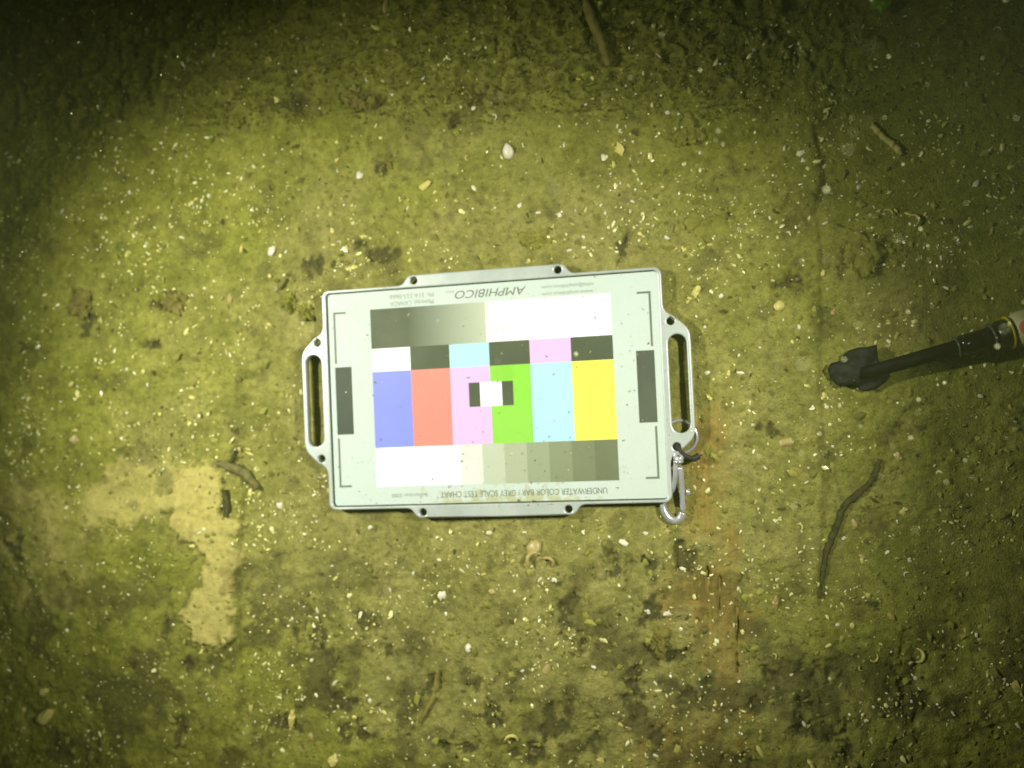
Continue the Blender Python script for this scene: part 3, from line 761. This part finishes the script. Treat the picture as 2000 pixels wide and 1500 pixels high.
NAMED = [
 (993, 300, 30, 100, 'valve', W_, 0, 'bright white oval shell lying alone well above the chart', ),
 (698, 341, 25, -90, 'half', W_, 0, 'white half moon shell above the chart\'s upper left corner'),
 (826, 365, 32, 30, 'wedge', Y_, 0, 'long cream wedge shell above the chart\'s top left tab'),
 (657, 314, 17, 60, 'wedge', Y_, 1, 'small yellow shell chip up and left of the half moon shell'),
 (1207, 292, 27, 120, 'shard', Y_, 0, 'yellow broken shell lying right of the bright oval shell'),
 (1321, 219, 18, 0, 'shard', W_, 1, 'right white piece of the shell pair above the triangular stone'),
 (1305, 219, 13, 0, 'shard', W_, 2, 'left white piece of the shell pair above the triangular stone'),
 (1357, 573, 30, 55, 'wedge', Y_, 2, 'yellowish fan shell beside the chart\'s upper right corner'),
 (1519, 599, 24, 35, 'valve', Y_, 1, 'yellow leaf shaped shell between the chart and the rubber flap'),
 (1050, 1076, 46, 65, 'half', T_, 0, 'large broken clam shell lying below the chart'),
 (1070, 1096, 26, 40, 'crescent', T_, 0, 'thin curved splinter touching the large broken clam shell'),
 (1045, 1093, 34, 130, 'crescent', T_, 1, 'crescent of shell under the left side of the large broken clam'),
 (1215, 1062, 26, -30, 'half', W_, 1, 'bright white half shell below the chart\'s lower right tab'),
 (1540, 863, 36, 190, 'wedge', T_, 0, 'tan wedge shaped shell below the rubber flap'),
 (527, 491, 24, 75, 'valve', W_, 1, 'small cupped white shell left of and above the chart'),
 (648, 452, 15, 100, 'wedge', Y_, 3, 'little yellow shell tip above the chart\'s left corner'),
 (134, 752, 22, 25, 'wedge', Y_, 0, 'bright yellow shell in the shade at the left edge'),
 (370, 778, 21, -20, 'half', Y_, 1, 'curved yellow shell between the left edge and the chart'),
 (80, 1406, 60, 35, 'wedge', Y_, 0, 'largest shell, yellow and pointed, in the lower left corner'),
 (80, 1353, 32, 25, 'wedge', Y_, 1, 'yellow shell right above the largest corner shell'),
 (42, 1388, 18, 90, 'shard', Y_, 3, 'dull yellow chip left of the largest corner shell'),
 (568, 1405, 40, 88, 'splinter', Y_, 0, 'tall yellow shell splinter near the bottom edge'),
 (603, 1440, 22, -45, 'wedge', T_, 2, 'tan chip right below the tall yellow splinter'),
 (650, 1486, 28, 60, 'shard', Y_, 2, 'yellow shell crumb at the bottom edge below the tan chip'),
 (1066, 1312, 30, 70, 'wedge', T_, 3, 'tan cone shaped shell in the debris below the large clam'),
 (998, 1445, 28, 80, 'crescent', Y_, 0, 'yellow open ring of shell at the bottom middle'),
 (915, 1267, 18, 90, 'valve', W_, 2, 'small smooth white shell right of the forked stump'),
 (1620, 1265, 22, 30, 'half', Y_, 2, 'bright yellow shell below the end of the dark twig'),
 (1793, 1283, 26, -10, 'crescent', Y_, 1, 'pale loop of shell beside the dark hollow at lower right'),
 (1670, 1225, 15, 90, 'half', Y_, 0, 'small yellow half shell right of the twig\'s lower end'),
 (1990, 1345, 32, 110, 'shard', Y_, 4, 'greenish yellow shell cut by the right edge'),
 (735, 56, 24, -30, 'splinter', Y_, 1, 'yellow sliver in the growth near the top edge'),
 (755, 15, 30, 80, 'splinter', T_, 1, 'dull tan sliver at the top edge above the yellow sliver'),
 (541, 192, 20, 70, 'shard', Y_, 0, 'yellow chip at the left end of the rough growth'),
 (523, 121, 18, 20, 'crescent', Y_, 2, 'thin yellow curl in the growth at upper left'),
 (228, 332, 13, 120, 'shard', Y_, 1, 'lone green yellow fleck at the upper left'),
 (249, 494, 20, 70, 'splinter', Y_, 2, 'yellow chip above the dark pitted stone'),
 (470, 486, 18, 75, 'splinter', Y_, 3, 'narrow yellow chip left of the cupped white shell'),
 (450, 588, 26, 100, 'wedge', T_, 1, 'tan shell left of the lumpy stones'),
 (443, 690, 18, 100, 'wedge', T_, 0, 'tan chip left of the chart\'s left handle'),
 (278, 725, 16, 40, 'shard', Y_, 3, 'bright chip left of the chart below the dark pitted stone'),
 (1736, 417, 20, 80, 'crescent', T_, 2, 'thin shell ring in the shade above the round stone'),
 (1787, 429, 22, 40, 'crescent', T_, 3, 'broken shell curl right of the thin shell ring'),
 (1629, 611, 16, 100, 'wedge', T_, 1, 'pale chip above the rubber flap'),
 (1608, 533, 14, 85, 'valve', Y_, 2, 'gleaming yellow chip above and left of the rubber flap'),
 (145, 860, 26, -20, 'shard', T_, 2, 'dull tan shell above the yellow silt at the left'),
 (85, 918, 22, -30, 'wedge', T_, 3, 'tan shell at the left edge of the yellow silt'),
 (484, 967, 24, 80, 'wedge', Y_, 1, 'pale yellow shell at the foot of the curled brown leaf'),
 (544, 988, 18, -35, 'shard', W_, 0, 'white chip between the brown leaf and the chart'),
 (495, 854, 20, 60, 'shard', T_, 1, 'tan chip above the curled brown leaf'),
 (1757, 896, 24, 110, 'wedge', T_, 2, 'tan chip right of the dark twig\'s upper end'),
 (1672, 1027, 22, 110, 'wedge', T_, 0, 'tan chip just right of the dark twig\'s bend'),
 (1766, 1000, 17, 20, 'shard', Y_, 4, 'yellow chip well right of the dark twig'),
 (1686, 1091, 16, -30, 'half', T_, 1, 'small tan half shell right of the twig\'s middle'),
 (1560, 1030, 14, 30, 'crescent', Y_, 0, 'bright little curl left of the dark twig'),
 (862, 1163, 26, 85, 'shard', W_, 3, 'white crumbly shell below the chart\'s bottom left tab'),
 (960, 1158, 18, -20, 'half', T_, 0, 'dull shell chip right of the white crumbly shell'),
 (1082, 1131, 14, -50, 'shard', W_, 4, 'white chip right below the large broken clam'),
 (1055, 1131, 13, 50, 'splinter', W_, 0, 'white sliver left of the chip below the large broken clam'),
 (1265, 1198, 16, -40, 'shard', W_, 2, 'left bright chip among the crumbs below the snap hook'),
 (1304, 1198, 18, 10, 'shard', W_, 1, 'right bright chip among the crumbs below the snap hook'),
 (1485, 1468, 26, -60, 'splinter', Y_, 2, 'yellow splinter at the bottom edge below the wood stain'),
 (1172, 1487, 20, 90, 'shard', Y_, 0, 'yellow chip at the bottom edge left of the wood stain'),
 (1515, 1180, 32, 88, 'splinter', T_, 0, 'upright tan splinter between the wood stain and the twig'),
 (1741, 1203, 20, -50, 'wedge', T_, 1, 'tan chip above the dark hollow at lower right'),
 (1583, 1490, 26, -60, 'splinter', Y_, 1, 'thin yellow splinter at the bottom edge right of the wood stain'),
 (1158, 1304, 14, -30, 'half', W_, 0, 'bright white chip right of the tan cone shell'),
 (1706, 1284, 18, -60, 'crescent', Y_, 3, 'yellow crescent left of the dark hollow at lower right'),
 (652, 1336, 20, 50, 'splinter', W_, 1, 'white sliver in the dark hollow at lower middle left'),
 (485, 1385, 20, 70, 'shard', Y_, 1, 'yellow chip near the bottom left of the dark hollow'),
 (1092, 419, 14, 10, 'shard', W_, 3, 'white chip above the low stone at the chart\'s top'),
 (1301, 464, 15, -35, 'wedge', W_, 0, 'pale chip above the chart\'s upper right corner'),
 (1380, 728, 12, 20, 'valve', W_, 3, 'white chip right of the chart\'s right handle'),
 (1422, 731, 16, 70, 'wedge', Y_, 2, 'pale yellow chip between the right handle and the rubber flap'),
 (742, 268, 12, -30, 'wedge', Y_, 3, 'yellow chip in the silt below the growth'),
 (1050, 415, 14, 0, 'splinter', W_, 2, 'left white splinter above the low stone at the chart\'s top'),
]
for row in NAMED:
    if row[4]: put_shell(*row[:7], label=row[7])
used = [(at(r[0], r[1]).x, at(r[0], r[1]).y) for r in NAMED if r[4]]

def chart_uv(x, y):
    c, s = math.cos(CHR), math.sin(CHR); return (x - CHX) * c + (y - CHY) * s, -(x - CHX) * s + (y - CHY) * c
def clear(x, y, m=0.0):
    u, v = chart_uv(x, y)
    if abs(u) < .187 + m and abs(v) < .133 + m: return False
    if .18 < abs(u) < .214 + m and abs(v) < .080 + m: return False
    return True
def in_frame():
    px, py = random.uniform(0, 2000), random.uniform(0, 1500); p = at(px, py, .003); return px, py, p
cnt = 0
while cnt < 200:
    px, py, p = in_frame()
    if not clear(p.x, p.y, .004): continue
    if min((p.x - a) ** 2 + (p.y - b) ** 2 for a, b in used) < .012 ** 2: continue
    used.append((p.x, p.y)); cnt += 1
    s = random.choice((.0042, .005, .0055, .006, .007))
    put_shell(0, 0, s, random.uniform(0, 360), random.choice(('shard', 'shard', 'wedge', 'splinter', 'half', 'crescent')), random.choice((W_, W_, Y_, T_)), random.randrange(5),
              'tiny pale shell chip lying on the olive silt', 'tiny shell chips scattered over the silt', world=(p.x, p.y))

# ------------------------------------------------------------------ uncountable bits: shell grit, detritus, growth, drifting specks
def flakes(n, name, mat, size, colours, place, elong=(1, 2.2), thick=.35, lift=.3, zs=None):
    P = place(n); z = ground(P[:, 0], P[:, 1])[0] if zs is None else np.full(n, zs)
    m = 5; a = np.linspace(0, 2 * np.pi, m, endpoint=False)
    sz = size(n); el = rng.uniform(*elong, n); th = rng.uniform(0, 2 * np.pi, n)
    rr = rng.uniform(.6, 1.15, (n, m)) * sz[:, None]
    lx = rr * np.cos(a) * el[:, None]; ly = rr * np.sin(a)
    tilt = rng.normal(0, .28, (n, 2))
    wx = lx * np.cos(th)[:, None] - ly * np.sin(th)[:, None]; wy = lx * np.sin(th)[:, None] + ly * np.cos(th)[:, None]
    wz = wx * tilt[:, :1] + wy * tilt[:, 1:]
    ring = np.stack([P[:, :1] + wx, P[:, 1:] + wy, (z + lift * sz)[:, None] + wz], -1)
    top = np.stack([P[:, 0], P[:, 1], z + (lift + thick) * sz], -1)[:, None]; bot = np.stack([P[:, 0], P[:, 1], z + (lift - thick) * sz], -1)[:, None]
    allv = np.concatenate([ring, top, bot], 1).reshape(-1, 3)
    base = np.arange(n)[:, None] * 7; i = np.arange(m); j = (i + 1) % m
    up = np.stack([base + i, base + j, np.broadcast_to(base + 5, (n, m))], -1); dn = np.stack([base + j, base + i, np.broadcast_to(base + 6, (n, m))], -1)
    Q = np.concatenate([up, dn], 1).reshape(-1, 3)
    me = fast_mesh(name, allv, Q, False)
    pal = np.array(colours); c = pal[rng.integers(0, len(pal), n)] * rng.uniform(.75, 1.1, (n, 1))
    color_attr(me, 'tint', np.repeat(np.clip(c, 0, .9), 7, 0))
    return tag(link(name, me, mat), kind='stuff')
def clear_v(x, y):
    u, v = chart_uv(x, y); u = np.abs(u); v = np.abs(v)
    return ~((u < .187) & (v < .133)) & ~((u > .18) & (u < .214) & (v < .080))
def scatter(n, keep, y0=-.52):
    out = np.zeros((0, 2))
    while len(out) < n:
        x = rng.uniform(-.9, .48, n); y = rng.uniform(y0, .58, n)
        k = keep(x, y) > rng.random(n); k &= clear_v(x, y)
        out = np.r_[out, np.c_[x, y][k]]
    return out[:n]
def anywhere(n): return scatter(n, lambda x, y: np.ones(x.shape))
def clustered(n):
    return scatter(n, lambda x, y: (.34 + 1.3 * fbm(x, y, .05, 4, 55)) * np.where(y > top_edge(x) - .01, .35, 1) * (1 - .85 * (ground(x, y)[1] > .5)))
PALEC = [(.86, .84, .36), (.80, .77, .24), (.90, .88, .50), (.64, .60, .15)]
flakes(7500, 'shell_grit', M_GRIT, lambda n: np.clip(rng.lognormal(math.log(.00090), .46, n), .0004, .0028), PALEC, clustered, (1, 2.4))
DARKC = [(.115, .110, .026), (.14, .13, .032), (.085, .080, .022), (.16, .13, .03)]
def debris(n):
    def k(x, y): g = ground(x, y); return (.18 + g[3]) * (1 - .9 * (g[1] > .5))
    return scatter(n, k)
flakes(5200, 'detritus', M_DETRITUS, lambda n: np.clip(rng.lognormal(math.log(.0009), .45, n), .0004, .0028), DARKC, debris, (1.2, 3.2), .3, .35)
CLODC = [(.26, .265, .045), (.32, .31, .065), (.23, .23, .042), (.19, .185, .038)]
flakes(9000, 'silt_clods', M_DETRITUS, lambda n: np.clip(rng.lognormal(math.log(.0016), .5, n), .0007, .005), CLODC, anywhere, (1, 1.7), .6, .05)

def on_chart(n):
    u = rng.uniform(-.182, .182, 4 * n); v = rng.uniform(-.119, .119, 4 * n)
    k = rng.random(4 * n) < .25 + .75 * sstep(-.03, -.112, v) * sstep(.16, .02, np.abs(u - .01)); u, v = u[k][:n], v[k][:n]
    c, s_ = math.cos(CHR), math.sin(CHR); return np.c_[CHX + u * c - v * s_, CHY + u * s_ + v * c]
flakes(380, 'silt_grains', M_DETRITUS, lambda n: np.clip(rng.lognormal(math.log(.00040), .5, n), .0002, .0014), [(.28, .27, .13), (.38, .37, .20), (.20, .19, .09)], on_chart, (1, 3.0), .25, .1, .0035 + .0135)

# growth on the beam: short fleshy blades
def growth(n):
    P = scatter(n, lambda x, y: (y > top_edge(x) + .03 * fbm(x, y, .06, 3, 4.4)) * np.where(x > .12, .25, 1), .18)
    z = ground(P[:, 0], P[:, 1])[0]; n = len(P)
    th = rng.uniform(0, 2 * np.pi, n); h = rng.uniform(.0025, .008, n); wd = rng.uniform(.0007, .0020, n); ln = rng.uniform(.2, 1.1, n)
    d = np.stack([np.cos(th), np.sin(th)], -1); s = np.stack([-d[:, 1], d[:, 0]], -1)
    vs = []
    for k in range(4):
        t = k / 3; c = P + d * (ln * h * t * t)[:, None]; zz = z + h * (t - .35 * t * t) - .001; w_ = wd * (1 - .75 * t)
        vs.append(np.c_[c + s * w_[:, None], zz]); vs.append(np.c_[c - s * w_[:, None], zz]); vs.append(np.c_[c + d * (w_ * .8)[:, None], zz + w_ * .6])
    V = np.stack(vs, 1).reshape(-1, 3); base = np.arange(n)[:, None] * 12; Q = []
    for k in range(3):
        for a, b in ((0, 1), (1, 2), (2, 0)): Q.append(base + np.array([[k * 3 + a, k * 3 + b, k * 3 + 3 + b, k * 3 + 3 + a]]))
    Q = np.concatenate(Q, 0)
    me = fast_mesh('growth', V, Q)
    pal = np.array([(.20, .21, .030), (.14, .145, .024), (.25, .25, .042), (.09, .09, .020), (.17, .14, .028)])
    color_attr(me, 'tint', np.repeat(pal[rng.choice(5, n, p=[.28, .22, .2, .2, .1])] * rng.uniform(.8, 1.15, (n, 1)), 12, 0))
    return tag(link('growth', me, M_DETRITUS), kind='stuff')
growth(9500)

# specks drifting in the water
def drifting(n):
    bm = bmesh.new(); bmesh.ops.create_icosphere(bm, subdivisions=1, radius=1)
    U = np.array([v.co[:] for v in bm.verts]); Ft = np.array([[v.index for v in f.verts] for f in bm.faces]); bm.free()
    P = np.c_[rng.uniform(-.95, .50, n), rng.uniform(-.55, .60, n), .01 + .42 * rng.random(n) ** 1.8]
    m = n // 3; P[:m] = np.c_[rng.uniform(.02, .42, m), rng.uniform(-.05, .46, m), .02 + .34 * rng.random(m)]
    m2 = 70; t = rng.uniform(.30, .62, m2)[:, None]; q = np.array([tuple(at(a, b, 0)) for a, b in zip(rng.uniform(900, 2000, m2), rng.uniform(0, 1100, m2))])
    P[m:m + m2] = np.array([0, 0, CAM_H]) * (1 - t) + q * t
    r = np.clip(rng.lognormal(math.log(.00045), .4, n), .0002, .0011)
    st = rng.uniform(.6, 1.6, (n, 3))
    V = (U[None] * (r[:, None] * st)[:, None] + P[:, None]).reshape(-1, 3)
    Q = (Ft[None] + (np.arange(n) * len(U))[:, None, None]).reshape(-1, 3)
    return tag(link('drifting_specks', fast_mesh('drifting_specks', V, Q), mottled('speck', (.55, .57, .28), (.70, .71, .38), 500, .7, .2, 0)), kind='stuff')
drifting(2100)

# ------------------------------------------------------------------ the water itself
def water_box():
    me = mesh('haze', [(x, y, z) for x in (-4.5, 4.5) for y in (-4.5, 4.5) for z in (-1.0, 1.0)],
              [(0, 1, 3, 2), (4, 6, 7, 5), (0, 4, 5, 1), (2, 3, 7, 6), (0, 2, 6, 4), (1, 5, 7, 3)], False)
    m = bpy.data.materials.new('water_haze'); m.use_nodes = True; nt = m.node_tree; nt.nodes.clear()
    o = nt.nodes.new('ShaderNodeOutputMaterial'); v = nt.nodes.new('ShaderNodeVolumePrincipled')
    v.inputs['Color'].default_value = (.50, .60, .24, 1); v.inputs['Density'].default_value = .105; v.inputs['Anisotropy'].default_value = .3
    nt.links.new(v.outputs[0], o.inputs['Volume'])
    ob = link('haze', me, m); tag(ob, kind='stuff'); return ob
water_box()
